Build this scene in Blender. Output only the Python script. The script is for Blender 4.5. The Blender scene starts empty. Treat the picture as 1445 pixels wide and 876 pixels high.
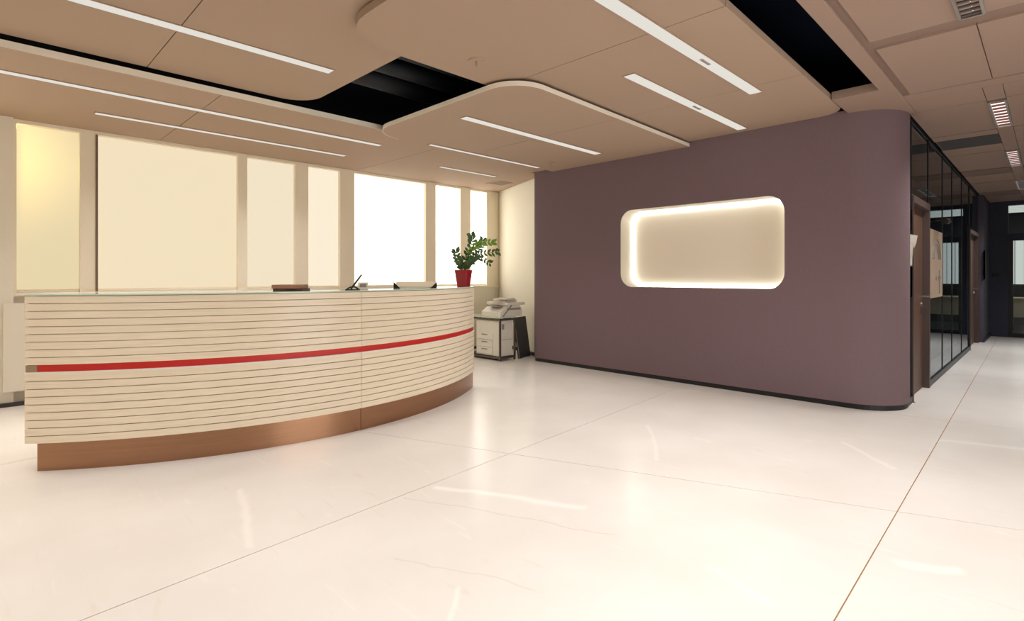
import bpy, bmesh, math, random
from mathutils import Vector, Matrix
from mathutils.geometry import tessellate_polygon
random.seed(7)
PI = math.pi
S = bpy.context.scene
COL = S.collection

# ------------------------------------------------------------------ camera
cam = bpy.data.cameras.new('camera')
cam.sensor_width = 36.0
cam.lens = 36.0 * 760.0 / 1445.0
cam.shift_y = -48.0 / 1445.0
cam.clip_start = 0.05
camo = bpy.data.objects.new('camera', cam)
camo.location = (0, 0, 1.25)
camo.rotation_euler = (PI / 2, 0, -PI / 4)
COL.objects.link(camo)
S.camera = camo

# ------------------------------------------------------------------ world, exposure
W = bpy.data.worlds.new('world')
W.use_nodes = True
W.node_tree.nodes['Background'].inputs[0].default_value = (1.0, 0.97, 0.92, 1)
W.node_tree.nodes['Background'].inputs[1].default_value = 0.5
S.world = W
S.view_settings.view_transform = 'Standard'
S.view_settings.look = 'None'
S.view_settings.exposure = -0.12
S.view_settings.gamma = 1.0
S.view_settings.use_curve_mapping = False

WINDOW_POWER = 1.5      # daylight behind the roller blinds
ENTRANCE_POWER = 5.5     # daylight through the glazed entrance behind the camera
STRIP_POWER = 0.85        # glow of the strip diffusers seen from the side
LAMP_POWER = 5.2        # watts per metre of strip, thrown downwards by the louvre optic
LOUVER_POWER = 20.0       # the same for the corridor lights
LED_POWER = 13.0          # cove light of the wall niche

# low sun outside, beyond the left end of the window wall: warms the first blinds
sun_l = bpy.data.lights.new('low_sun', 'SPOT')
sun_l.energy = 160
sun_l.color = (1.0, 0.72, 0.25)
sun_l.spot_size = math.radians(70)
sun_l.spot_blend = 1.0
sun_l.shadow_soft_size = 0.25
sun = bpy.data.objects.new('low_sun', sun_l)
sun.location = (0.15, 8.3, 2.55)
sun.rotation_euler = (math.radians(-82), 0, 0)
COL.objects.link(sun)


# ------------------------------------------------------------------ helpers
def srgb(r, g, b):
    f = lambda c: (c / 255 / 12.92) if c / 255 <= 0.04045 else ((c / 255 + 0.055) / 1.055) ** 2.4
    return (f(r), f(g), f(b), 1.0)


def mat(name, col, rough=0.5, metal=0.0, spec=0.5, coat=0.0, noise=0.0, nscale=8.0, stretch=(1, 1, 1), bump=0.0, emit=None, estr=0.0):
    m = bpy.data.materials.new(name)
    m.use_nodes = True
    nt = m.node_tree
    b = nt.nodes['Principled BSDF']
    b.inputs['Base Color'].default_value = col
    b.inputs['Roughness'].default_value = rough
    b.inputs['Metallic'].default_value = metal
    b.inputs['Specular IOR Level'].default_value = spec
    b.inputs['Coat Weight'].default_value = coat
    b.inputs['Coat Roughness'].default_value = 0.08
    if emit:
        b.inputs['Emission Color'].default_value = emit
        b.inputs['Emission Strength'].default_value = estr
    if noise or bump:
        tc = nt.nodes.new('ShaderNodeTexCoord')
        mp = nt.nodes.new('ShaderNodeMapping')
        mp.inputs['Scale'].default_value = stretch
        oi = nt.nodes.new('ShaderNodeObjectInfo')
        ad = nt.nodes.new('ShaderNodeVectorMath'); ad.operation = 'ADD'
        sc = nt.nodes.new('ShaderNodeMath'); sc.operation = 'MULTIPLY'; sc.inputs[1].default_value = 37.0
        nt.links.new(oi.outputs['Random'], sc.inputs[0])
        nt.links.new(tc.outputs['Object'], ad.inputs[0])
        nt.links.new(sc.outputs[0], ad.inputs[1])
        nt.links.new(ad.outputs[0], mp.inputs[0])
        nz = nt.nodes.new('ShaderNodeTexNoise')
        nz.inputs['Scale'].default_value = nscale
        nz.inputs['Detail'].default_value = 4
        nt.links.new(mp.outputs[0], nz.inputs['Vector'])
        if noise:
            mr = nt.nodes.new('ShaderNodeMapRange')
            mr.inputs[1].default_value = 0.3; mr.inputs[2].default_value = 0.7
            mr.inputs[3].default_value = 1 - noise; mr.inputs[4].default_value = 1 + noise
            nt.links.new(nz.outputs[0], mr.inputs[0])
            vm = nt.nodes.new('ShaderNodeVectorMath'); vm.operation = 'SCALE'
            vm.inputs[0].default_value = col[:3]
            nt.links.new(mr.outputs[0], vm.inputs['Scale'])
            nt.links.new(vm.outputs[0], b.inputs['Base Color'])
        if bump:
            bp = nt.nodes.new('ShaderNodeBump')
            bp.inputs['Strength'].default_value = bump
            bp.inputs['Distance'].default_value = 0.01
            nt.links.new(nz.outputs[0], bp.inputs['Height'])
            nt.links.new(bp.outputs[0], b.inputs['Normal'])
    return m


def emis(name, col, strength):
    m = bpy.data.materials.new(name)
    m.use_nodes = True
    nt = m.node_tree
    nt.nodes.clear()
    e = nt.nodes.new('ShaderNodeEmission')
    e.inputs[0].default_value = col
    e.inputs[1].default_value = strength
    o = nt.nodes.new('ShaderNodeOutputMaterial')
    nt.links.new(e.outputs[0], o.inputs[0])
    return m


def box(bm, x0, x1, y0, y1, z0, z1, rot=0, about=None, bevel=0):
    vs = [bm.verts.new((x, y, z)) for z in (z0, z1) for y in (y0, y1) for x in (x0, x1)]
    fs = [bm.faces.new([vs[i] for i in q]) for q in ((0, 2, 3, 1), (4, 5, 7, 6), (0, 1, 5, 4), (2, 6, 7, 3), (0, 4, 6, 2), (1, 3, 7, 5))]
    if bevel:
        es = list({e for f in fs for e in f.edges})
        r = bmesh.ops.bevel(bm, geom=es, offset=bevel, segments=2, affect='EDGES', profile=0.5)
        vs = list({v for f in r['faces'] for v in f.verts} | {v for v in vs if v.is_valid})
    if rot:
        bmesh.ops.rotate(bm, verts=vs, cent=about or ((x0 + x1) / 2, (y0 + y1) / 2, 0), matrix=Matrix.Rotation(rot, 3, 'Z'))
    return vs


def prism(bm, pts, z0, z1):
    lo = [bm.verts.new((x, y, z0)) for x, y in pts]
    hi = [bm.verts.new((x, y, z1)) for x, y in pts]
    n = len(pts)
    for i in range(n):
        bm.faces.new((lo[i], lo[(i + 1) % n], hi[(i + 1) % n], hi[i]))
    if n > 4:
        for t in tessellate_polygon([[Vector((x, y, 0)) for x, y in pts]]):
            bm.faces.new([lo[i] for i in t]); bm.faces.new([hi[i] for i in t])
    else:
        bm.faces.new(lo[::-1]); bm.faces.new(hi)


def rpoly(pts, seg=8):
    """polygon with rounded corners: pts = (x, y, radius)"""
    out = []
    n = len(pts)
    for i in range(n):
        p = Vector(pts[i][:2]); r = pts[i][2]
        if r <= 0:
            out.append((p.x, p.y)); continue
        a = (Vector(pts[i - 1][:2]) - p).normalized()
        b = (Vector(pts[(i + 1) % n][:2]) - p).normalized()
        ang = a.angle(b)
        d = r / math.tan(ang / 2)
        c = p + (a + b).normalized() * (r / math.sin(ang / 2))
        s = p + a * d - c; e = p + b * d - c
        a0 = math.atan2(s.y, s.x); a1 = math.atan2(e.y, e.x)
        da = (a1 - a0 + PI) % (2 * PI) - PI
        for k in range(seg + 1):
            t = a0 + da * k / seg
            out.append((c.x + r * math.cos(t), c.y + r * math.sin(t)))
    return out


def clipx(pts, xv, keep_less):
    out = []
    n = len(pts)
    ins = lambda p: (p[0] <= xv) if keep_less else (p[0] >= xv)
    for i in range(n):
        p, q = pts[i], pts[(i + 1) % n]
        if ins(p): out.append(p)
        if ins(p) != ins(q):
            t = (xv - p[0]) / (q[0] - p[0])
            out.append((xv, p[1] + t * (q[1] - p[1])))
    return out


def tube(bm, pts, r, n=8, closed=False, taper=1.0):
    pts = [Vector(p) for p in pts]
    rings = []
    m = len(pts)
    for i, p in enumerate(pts):
        if closed:
            t = (pts[(i + 1) % m] - pts[i - 1]).normalized()
        else:
            t = (pts[min(i + 1, m - 1)] - pts[max(i - 1, 0)]).normalized()
        up = Vector((0, 0, 1)) if abs(t.z) < 0.9 else Vector((1, 0, 0))
        u = t.cross(up).normalized(); v = t.cross(u)
        rr = r * (1 + (taper - 1) * i / max(1, m - 1))
        rings.append([bm.verts.new(p + (u * math.cos(2 * PI * k / n) + v * math.sin(2 * PI * k / n)) * rr) for k in range(n)])
    for i in range(m if closed else m - 1):
        a, b = rings[i], rings[(i + 1) % m]
        for k in range(n):
            bm.faces.new((a[k], a[(k + 1) % n], b[(k + 1) % n], b[k]))
    if not closed:
        bm.faces.new(rings[0][::-1]); bm.faces.new(rings[-1])


def cyl(bm, x, y, z0, z1, r0, r1=None, n=24):
    r1 = r0 if r1 is None else r1
    lo = [bm.verts.new((x + r0 * math.cos(2 * PI * k / n), y + r0 * math.sin(2 * PI * k / n), z0)) for k in range(n)]
    hi = [bm.verts.new((x + r1 * math.cos(2 * PI * k / n), y + r1 * math.sin(2 * PI * k / n), z1)) for k in range(n)]
    bm.faces.new(lo[::-1]); bm.faces.new(hi)
    for k in range(n):
        bm.faces.new((lo[k], lo[(k + 1) % n], hi[(k + 1) % n], hi[k]))


def link(name, bm, m, parent=None, smooth=False, recalc=True):
    if recalc:
        bmesh.ops.recalc_face_normals(bm, faces=bm.faces[:])
    me = bpy.data.meshes.new(name)
    bm.to_mesh(me); bm.free()
    me.materials.append(m)
    if smooth:
        me.polygons.foreach_set('use_smooth', [True] * len(me.polygons))
        me.set_sharp_from_angle(angle=math.radians(35))
    o = bpy.data.objects.new(name, me)
    COL.objects.link(o)
    if parent: o.parent = parent
    return o


def obj_box(name, m, parent, *a, **k):
    bm = bmesh.new()
    box(bm, *a, **k)
    return link(name, bm, m, parent)


def empty(name, loc=(0, 0, 0), rz=0):
    o = bpy.data.objects.new(name, None)
    o.empty_display_size = 0.1
    o.location = loc; o.rotation_euler = (0, 0, rz)
    COL.objects.link(o)
    return o


def tag(o, label, cat, group=None):
    o['label'] = label; o['category'] = cat
    if group: o['group'] = group
    return o


def struct(o, label=None):
    o['kind'] = 'structure'
    if label: o['label'] = label
    return o


# ------------------------------------------------------------------ materials
M = {}
M['raft'] = mat('ceiling_raft_paint', srgb(172, 148, 129), 0.8, spec=0.2)
M['lit_rim'] = mat('raft_edge_lit_white', srgb(246, 238, 224), 0.5)  # white paint stands in for light falling on the raft rims
M['corridor_ceiling'] = mat('corridor_ceiling_paint', srgb(158, 134, 120), 0.8, spec=0.2)
M['channel'] = mat('ceiling_channel', srgb(136, 114, 102), 0.8, spec=0.2)
M['vent'] = mat('vent_grey', srgb(60, 58, 58), 0.7)
M['plenum'] = mat('plenum_navy', (0.003, 0.006, 0.016, 1), 0.9, spec=0.1)
M['duct'] = mat('duct_navy', (0.004, 0.006, 0.011, 1), 0.6)
M['dark_wall'] = mat('mauve_fabric_wall', srgb(122, 103, 108), 0.85, spec=0.15, noise=0.06, nscale=60, stretch=(1, 1, 3), bump=0.08)
M['black'] = mat('black_skirting', srgb(16, 16, 22), 0.5)
M['white_wall'] = mat('cream_wall_paint', srgb(240, 234, 218), 0.75, spec=0.2)
M['post'] = mat('cream_window_post', srgb(246, 236, 214), 0.55)
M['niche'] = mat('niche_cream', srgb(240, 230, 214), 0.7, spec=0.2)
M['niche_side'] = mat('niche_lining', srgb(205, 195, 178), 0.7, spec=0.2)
M['led'] = emis('niche_led', (0.95, 1.0, 0.97, 1), LED_POWER)
M['strip'] = emis('strip_diffuser', (1.0, 0.95, 0.86, 1), STRIP_POWER)
M['frame_dark'] = mat('strip_frame', srgb(120, 100, 86), 0.6)
M['alu'] = mat('brushed_aluminium', srgb(190, 184, 176), 0.35, metal=1.0)
M['wood'] = mat('pale_oak_slat', srgb(247, 233, 208), 0.36, spec=0.5, coat=0.12, noise=0.07, nscale=3.0, stretch=(1.2, 1.2, 60))
M['carcass'] = mat('counter_carcass', srgb(165, 136, 108), 0.8)
M['red'] = mat('red_inlay', srgb(206, 40, 32), 0.45)
M['lip'] = mat('white_lip', srgb(245, 240, 230), 0.4)
M['plinth'] = mat('bronze_plinth', srgb(160, 122, 96), 0.22, metal=1.0, noise=0.05, nscale=2.0, stretch=(1, 1, 40))
M['glass_top'] = mat('pale_green_glass', srgb(206, 226, 208), 0.06, spec=0.6)
M['desk'] = mat('worktop_cream', srgb(225, 210, 185), 0.5)
M['red_pot'] = mat('red_glazed_pot', srgb(150, 18, 30), 0.22, spec=0.5)
M['soil'] = mat('soil', srgb(45, 32, 24), 0.95)
M['leaf'] = mat('leaf_green', srgb(52, 84, 38), 0.4, noise=0.35, nscale=9)
M['leaf_light'] = mat('leaf_light_green', srgb(110, 150, 50), 0.4, noise=0.25, nscale=9)
M['stem'] = mat('stem_green', srgb(86, 96, 54), 0.5)
M['brown'] = mat('brown_leatherette', srgb(158, 116, 90), 0.6, noise=0.12, nscale=20)
M['brown_dark'] = mat('dark_brown', srgb(88, 58, 46), 0.6)
M['pen_black'] = mat('black_plastic', srgb(22, 20, 20), 0.35)
M['paper'] = mat('paper_white', srgb(236, 230, 218), 0.8, spec=0.1)
M['paper_cream'] = mat('paper_cream', srgb(222, 208, 178), 0.7)
M['board_beige'] = mat('board_beige', srgb(182, 160, 138), 0.7)
M['printer'] = mat('printer_white', srgb(232, 228, 216), 0.45)
M['printer_grey'] = mat('printer_grey', srgb(150, 142, 134), 0.5)
M['charcoal'] = mat('charcoal_board', srgb(52, 50, 54), 0.55)
M['steel'] = mat('steel_tube', srgb(120, 112, 104), 0.35, metal=0.8)
M['door_wood'] = mat('brown_door_veneer', srgb(96, 70, 56), 0.5, noise=0.08, nscale=3, stretch=(8, 8, 0.5))
M['door_frame'] = mat('dark_brown_frame', srgb(78, 62, 58), 0.5)
M['mullion'] = mat('dark_mullion', srgb(20, 24, 30), 0.4)
M['corridor_wall'] = mat('dark_corridor_wall', srgb(84, 80, 90), 0.7, spec=0.2)
M['end_wall'] = mat('navy_end_wall', srgb(58, 62, 78), 0.6, spec=0.3)
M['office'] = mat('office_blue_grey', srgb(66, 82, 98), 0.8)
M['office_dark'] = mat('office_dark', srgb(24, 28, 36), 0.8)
M['chrome'] = mat('chrome', srgb(210, 206, 200), 0.18, metal=1.0)
M['grout'] = mat('tan_grout', srgb(178, 140, 94), 0.8, spec=0.1)
M['daylight'] = emis('entrance_daylight', (1.0, 0.97, 0.93, 1), ENTRANCE_POWER)
M['far_daylight'] = emis('far_daylight', (0.93, 0.97, 0.92, 1), 0.75)
M['slit'] = emis('office_window_daylight', (0.95, 0.93, 0.85, 1), 0.9)
M['louver_glow'] = emis('louver_lamp', (1.0, 0.88, 0.82, 1), 1.5)
M['louver'] = mat('louver_red_grey', srgb(120, 70, 62), 0.5)
M['louver_dark'] = mat('louver_grey', srgb(70, 66, 66), 0.5)


def glass_mat(name, tint, ior=1.5):
    m = bpy.data.materials.new(name)
    m.use_nodes = True
    nt = m.node_tree
    nt.nodes.clear()
    t = nt.nodes.new('ShaderNodeBsdfTransparent'); t.inputs[0].default_value = tint
    g = nt.nodes.new('ShaderNodeBsdfGlossy'); g.inputs[0].default_value = (0.9, 0.95, 1, 1); g.inputs['Roughness'].default_value = 0.02
    fr = nt.nodes.new('ShaderNodeFresnel'); fr.inputs[0].default_value = ior
    mx = nt.nodes.new('ShaderNodeMixShader')
    o = nt.nodes.new('ShaderNodeOutputMaterial')
    nt.links.new(fr.outputs[0], mx.inputs[0]); nt.links.new(t.outputs[0], mx.inputs[1]); nt.links.new(g.outputs[0], mx.inputs[2])
    nt.links.new(mx.outputs[0], o.inputs[0])
    return m


M['tinted'] = glass_mat('tinted_partition_glass', (0.45, 0.52, 0.58, 1), 1.35)
M['clear'] = glass_mat('clear_glass', (0.9, 0.93, 0.92, 1), 1.3)


def blind_mat(name, col, strength):
    """roller blind lit from outside by the day, and letting the low sun glow through"""
    m = bpy.data.materials.new(name)
    m.use_nodes = True
    nt = m.node_tree
    nt.nodes.clear()
    e = nt.nodes.new('ShaderNodeEmission'); e.inputs[0].default_value = col; e.inputs[1].default_value = strength
    t = nt.nodes.new('ShaderNodeBsdfTranslucent'); t.inputs[0].default_value = (0.5, 0.45, 0.34, 1)
    a = nt.nodes.new('ShaderNodeAddShader')
    o = nt.nodes.new('ShaderNodeOutputMaterial')
    nt.links.new(e.outputs[0], a.inputs[0]); nt.links.new(t.outputs[0], a.inputs[1]); nt.links.new(a.outputs[0], o.inputs[0])
    return m


def marble():
    m = bpy.data.materials.new('cream_marble_tile')
    m.use_nodes = True
    nt = m.node_tree
    N = nt.nodes; L = nt.links
    b = N['Principled BSDF']
    b.inputs['Roughness'].default_value = 0.24
    b.inputs['Specular IOR Level'].default_value = 0.42
    geo = N.new('ShaderNodeNewGeometry')
    mp = N.new('ShaderNodeMapping'); mp.inputs['Scale'].default_value = (1, 1, 0)
    L.new(geo.outputs['Position'], mp.inputs[0])

    def mixc(fac, a, c):
        x = N.new('ShaderNodeMix'); x.data_type = 'RGBA'
        L.new(fac, x.inputs[0])
        if isinstance(a, tuple): x.inputs[6].default_value = a
        else: L.new(a, x.inputs[6])
        if isinstance(c, tuple): x.inputs[7].default_value = c
        else: L.new(c, x.inputs[7])
        return x.outputs[2]

    def rng(v, a, c, lo, hi):
        r = N.new('ShaderNodeMapRange'); r.interpolation_type = 'SMOOTHSTEP'
        for i, q in enumerate((a, c, lo, hi)): r.inputs[i + 1].default_value = q
        L.new(v, r.inputs[0]); return r.outputs[0]

    def vm(op, a, c=None, out=0):
        v = N.new('ShaderNodeVectorMath'); v.operation = op
        for i, q in enumerate((a, c)):
            if q is None: continue
            if isinstance(q, tuple): v.inputs[i].default_value = q
            else: L.new(q, v.inputs[i])
        return v.outputs[out]
    # broad clouding
    n1 = N.new('ShaderNodeTexNoise'); n1.inputs['Scale'].default_value = 1.3; n1.inputs['Detail'].default_value = 6
    L.new(mp.outputs[0], n1.inputs[0])
    base = mixc(rng(n1.outputs[0], 0.3, 0.7, 0, 1), srgb(235, 229, 222), srgb(242, 237, 231))
    # stretched fine streaks
    m2 = N.new('ShaderNodeMapping'); m2.inputs['Scale'].default_value = (9, 1.6, 0); m2.inputs['Rotation'].default_value = (0, 0, 0.4)
    L.new(geo.outputs['Position'], m2.inputs[0])
    n2 = N.new('ShaderNodeTexNoise'); n2.inputs['Scale'].default_value = 1.6; n2.inputs['Detail'].default_value = 8; n2.inputs['Distortion'].default_value = 0.6
    L.new(m2.outputs[0], n2.inputs[0])
    f2 = rng(n2.outputs[0], 0.62, 0.78, 0, 0.5)
    base = mixc(f2, base, srgb(252, 246, 238))
    f3 = rng(n2.outputs[0], 0.36, 0.25, 0, 0.35)
    base = mixc(f3, base, srgb(226, 210, 192))
    # warped thin veins
    wn = N.new('ShaderNodeTexNoise'); wn.inputs['Scale'].default_value = 2.2; wn.inputs['Detail'].default_value = 5
    L.new(mp.outputs[0], wn.inputs[0])
    off = vm('SUBTRACT', wn.outputs['Color'], (0.5, 0.5, 0.5))
    off = vm('MULTIPLY', off, (0.16, 0.16, 0))
    pos = vm('ADD', mp.outputs[0], off)
    veins = [((1.957, 2.567), (2.324, 1.772), 0.035, 1.0, srgb(255, 252, 246)), ((1.732, 2.602), (2.198, 1.483), 0.006, 0.6, srgb(212, 188, 160)),
             ((2.868, 0.466), (2.959, 0.294), 0.05, 1.0, srgb(255, 252, 246)), ((5.21, 0.581), (5.392, 0.136), 0.06, 0.9, srgb(255, 252, 246)),
             ((1.118, 3.36), (0.906, 2.63), 0.03, 0.8, srgb(255, 250, 242)), ((4.617, 1.1), (4.264, 0.712), 0.03, 0.8, srgb(255, 250, 242)),
             ((1.361, 1.692), (1.205, 1.56), 0.02, 0.8, srgb(255, 250, 242)), ((2.237, 1.04), (2.147, 0.773), 0.02, 0.8, srgb(255, 250, 242)),
             ((1.337, 2.064), (1.602, 1.451), 0.008, 0.45, srgb(216, 196, 172)), ((4.0, 2.4), (3.3, 1.9), 0.02, 0.6, srgb(255, 250, 242))]
    for A, B, w, s, c in veins:
        A3 = (A[0], A[1], 0.0); BA = (B[0] - A[0], B[1] - A[1], 0.0)
        l2 = BA[0] ** 2 + BA[1] ** 2
        pa = vm('SUBTRACT', pos, A3)
        dt = vm('DOT_PRODUCT', pa, BA, 1)
        t = N.new('ShaderNodeMath'); t.operation = 'DIVIDE'; t.use_clamp = True; t.inputs[1].default_value = l2
        L.new(dt, t.inputs[0])
        sc = N.new('ShaderNodeVectorMath'); sc.operation = 'SCALE'; sc.inputs[0].default_value = BA
        L.new(t.outputs[0], sc.inputs['Scale'])
        d = vm('LENGTH', vm('SUBTRACT', pa, sc.outputs[0]), None, 1)
        f = rng(d, 0.0, w * 1.25, s * 0.75, 0)
        base = mixc(f, base, c)
    L.new(base, b.inputs['Base Color'])
    return m


M['marble'] = marble()

# ------------------------------------------------------------------ floor: grout bed and marble tiles
bm = bmesh.new(); box(bm, -3.0, 15.2, -2.5, 7.3, -0.12, -0.006)
floor = struct(link('floor', bm, M['grout']), 'cream marble tiled lobby floor')
rows = [(-3.6, -0.1), (-1.45, -0.05), (0.5196, 0.0165), (2.469, 0.0867), (4.9, 0.19), (9.5, 0.2)]     # y = a + b x
cross = [(-3.6, -0.38), (-1.15, -0.38), (0.95, -0.38), (3.69, -0.3755), (6.096, -0.198), (8.93, -0.06), (11.8, -0.02), (14.7, 0), (17, 0)]  # x = c + d y


def meet(r, c):
    a, b = r; cc, d = c
    x = (cc + d * a) / (1 - d * b)
    return Vector((x, a + b * x))


def clip_rect(pts):
    for ax, v, less in ((0, -3, False), (0, 15.1, True), (1, -2.5, False), (1, 7.16, True)):
        if ax == 0: pts = clipx(pts, v, less)
        else: pts = [(q, p) for p, q in clipx([(y, x) for x, y in pts], v, less)]
        if not pts: return pts
    return pts


for i in range(len(rows) - 1):
    for j in range(len(cross) - 1):
        q = [meet(rows[i], cross[j]), meet(rows[i], cross[j + 1]), meet(rows[i + 1], cross[j + 1]), meet(rows[i + 1], cross[j])]
        n = len(q); ins = []
        for k in range(n):       # inset every edge by half a joint
            p0, p1, p2 = q[k - 1], q[k], q[(k + 1) % n]
            e1 = (p1 - p0).normalized(); e2 = (p2 - p1).normalized()
            n1 = Vector((-e1.y, e1.x)); n2 = Vector((-e2.y, e2.x))
            d = 0.0028
            bis = (n1 + n2).normalized()
            ins.append(tuple(p1 + bis * d / max(0.3, bis.dot(n1))))
        pts = clip_rect(ins)
        if len(pts) < 3: continue
        bm = bmesh.new()
        prism(bm, pts, -0.012, 0.0)
        link('floor_tile', bm, M['marble'], floor)

# ------------------------------------------------------------------ walls of the room
WY = 7.16
wins = [(-1.75, -0.35), (0.297, 0.787), (0.935, 2.333), (2.441, 3.054), (3.23, 3.696), (3.917, 5.186), (5.385, 5.913), (6.137, 6.521)]  # first window lies out of view, added to bring in more light
SILL, HEAD = 1.09, 2.755
far = struct(empty('wall_far', (0, 0, 0)), 'window wall with cream posts and a parapet')
obj_box('parapet', M['white_wall'], far, -3.0, 6.95, WY, WY + 0.3, 0, SILL - 0.03)
obj_box('window_sill', M['post'], far, -3.0, 6.9, WY - 0.04, WY + 0.12, SILL - 0.03, SILL)
obj_box('window_head', M['post'], far, -3.0, 6.95, WY, WY + 0.3, HEAD, 2.95)
xs = [-3.0] + [v for w in wins for v in w] + [6.83]
for k in range(0, len(xs), 2):
    obj_box('mullion', M['post'], far, xs[k], xs[k + 1], WY, WY + 0.22, SILL, HEAD)
# slim dark profile beside the second post, bright gap beside the fifth
obj_box('profile', M['frame_dark'], far, 0.915, 0.935, WY - 0.012, WY, SILL, HEAD)
# pier and lower panel at the far left
obj_box('pier', M['white_wall'], far, -0.35, 0.275, WY - 0.06, WY, 0.0, 2.79)
obj_box('lower_panel', M['white_wall'], far, 0.2, 0.6, WY - 0.09, WY - 0.045, 0.14, 0.99)
struct(obj_box('baseboard_far', M['vent'], None, -3.0, 6.85, WY - 0.11, WY - 0.062, 0.0, 0.035))
warm = [(1.0, 0.94, 0.82), (0.84, 0.73, 0.50), (0.88, 0.77, 0.60), (0.88, 0.79, 0.66), (0.90, 0.82, 0.71), (1.0, 0.98, 0.93), (1.0, 0.99, 0.95), (1.0, 0.99, 0.95)]
for k, (a, b) in enumerate(wins):
    w = struct(empty('window_%d' % (k + 1), ((a + b) / 2, WY, SILL)), 'window with a drawn translucent blind')
    h = (b - a) / 2
    bmat = blind_mat('blind_cloth_%d' % (k + 1), warm[k] + (1,), WINDOW_POWER * (2.6, 0.41, 0.44, 0.44, 0.47, 0.75, 1.3, 1.6)[k])  # unseen first blind turned up to make up for the dimmer left ones
    obj_box('roller_blind', bmat, w, -h + 0.004, h - 0.004, 0.05, 0.053, 0.03, HEAD - SILL - 0.004)
    obj_box('bottom_rail', M['post'], w, -h + 0.004, h - 0.004, 0.044, 0.06, 0.004, 0.03)
    obj_box('glass_pane', M['clear'], w, -h + 0.002, h - 0.002, 0.13, 0.14, 0.002, HEAD - SILL - 0.002)

obj = struct(obj_box('wall_left', M['white_wall'], None, -3.15, -3.0, -2.5, 7.3, 0, 2.95))
# oblique white return wall from the mauve box to the window corner
bm = bmesh.new(); prism(bm, [(6.13, 5.40), (6.82, 7.16), (6.98, 7.2), (6.35, 5.40)], 0, 2.95)
struct(link('wall_return', bm, M['white_wall']), 'short white wall between the mauve wall and the windows')
bm = bmesh.new(); prism(bm, [(6.115, 5.47), (6.80, 7.10), (6.83, 7.10), (6.145, 5.47)], 0.0, 0.05)
struct(link('baseboard_return', bm, M['black']))
# wall behind the camera with a glazed entrance
back = struct(empty('wall_back', (0, -2.5, 0)), 'wall behind the camera with a glazed entrance')
obj_box('wall_segment', M['white_wall'], back, -3.0, 1.6, -0.15, 0, 0, 2.95)
obj_box('wall_segment', M['white_wall'], back, 4.4, 9.0, -0.15, 0, 0, 2.95)
obj_box('wall_segment', M['end_wall'], back, 9.0, 15.2, -0.15, 0, 0, 2.95)
obj_box('wall_segment', M['white_wall'], back, 1.6, 4.4, -0.15, 0, 2.45, 2.95)
d = struct(empty('door_1', (3.0, -2.5, 0)), 'glazed entrance doors')
for k in range(4):
    x0 = -1.4 + 0.7 * k
    obj_box('door_frame', M['mullion'], d, x0, x0 + 0.04, -0.1, 0, 0, 2.45)
    obj_box('door_frame', M['mullion'], d, x0 + 0.66, x0 + 0.70, -0.1, 0, 0, 2.45)
    obj_box('door_frame', M['mullion'], d, x0 + 0.04, x0 + 0.66, -0.1, 0, 1.0, 1.06)
    obj_box('door_pane', M['daylight'], d, x0 + 0.04, x0 + 0.66, -0.07, -0.06, 0, 1.0)
    obj_box('door_pane', M['daylight'], d, x0 + 0.04, x0 + 0.66, -0.07, -0.06, 1.06, 2.45)

# ------------------------------------------------------------------ mauve wall with the lit niche
WX = 5.87
NY0, NY1, NZ0, NZ1, NR, ND = 1.926, 3.90, 1.118, 2.09, 0.17, 0.28
ZT = 2.83
right = struct(empty('wall_right', (0, 0, 0)), 'mauve fabric wall with rounded corners and a lit niche')


def niche_loop(x, grow=0.0):
    p = rpoly([(NY0 - grow, NZ0 - grow, NR), (NY1 + grow, NZ0 - grow, NR), (NY1 + grow, NZ1 + grow, NR), (NY0 - grow, NZ1 + grow, NR)], 8)
    return [(x, a, b) for a, b in p]


bm = bmesh.new()
ya, yb = 1.37, 5.34
outer = [bm.verts.new(p) for p in ((WX, ya, 0.05), (WX, yb, 0.05), (WX, yb, ZT), (WX, ya, ZT))]
inner = [bm.verts.new(p) for p in niche_loop(WX)]
es = []
for lp in (outer, inner):
    for i in range(len(lp)):
        es.append(bm.edges.new((lp[i], lp[(i + 1) % len(lp)])))
bmesh.ops.triangle_fill(bm, use_beauty=True, use_dissolve=False, edges=es)


def strip(path):
    lo = [bm.verts.new((x, y, 0.05)) for x, y in path]
    hi = [bm.verts.new((x, y, ZT)) for x, y in path]
    for i in range(len(path) - 1):
        bm.faces.new((lo[i], lo[i + 1], hi[i + 1], hi[i]))


RC = 0.42
strip([(WX + RC - RC * math.cos(t), 0.95 + RC - RC * math.sin(t)) for t in [PI / 2 * k / 14 for k in range(15)]] + [(6.335, 0.95), (6.335, 1.2)])
rl = 0.14
strip([(WX + rl - rl * math.cos(t), yb + rl * math.sin(t)) for t in [PI / 2 * k / 8 for k in range(9)]] + [(6.2, yb + rl)])
bmesh.ops.remove_doubles(bm, verts=bm.verts[:], dist=0.0005)
link('wall_panel', bm, M['dark_wall'], right, smooth=True)
# niche lining, back, hidden LED
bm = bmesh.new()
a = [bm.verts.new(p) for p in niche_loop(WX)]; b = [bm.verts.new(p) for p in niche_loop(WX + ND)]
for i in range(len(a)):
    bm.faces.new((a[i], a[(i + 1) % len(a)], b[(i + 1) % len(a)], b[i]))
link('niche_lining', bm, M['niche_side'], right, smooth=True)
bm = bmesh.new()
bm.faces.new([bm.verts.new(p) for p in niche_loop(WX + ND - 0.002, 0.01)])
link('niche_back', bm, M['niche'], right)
bm = bmesh.new()
tube(bm, niche_loop(WX + ND - 0.02, -0.012), 0.008, 6, closed=True)
link('led_strip', bm, M['led'], right)
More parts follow.
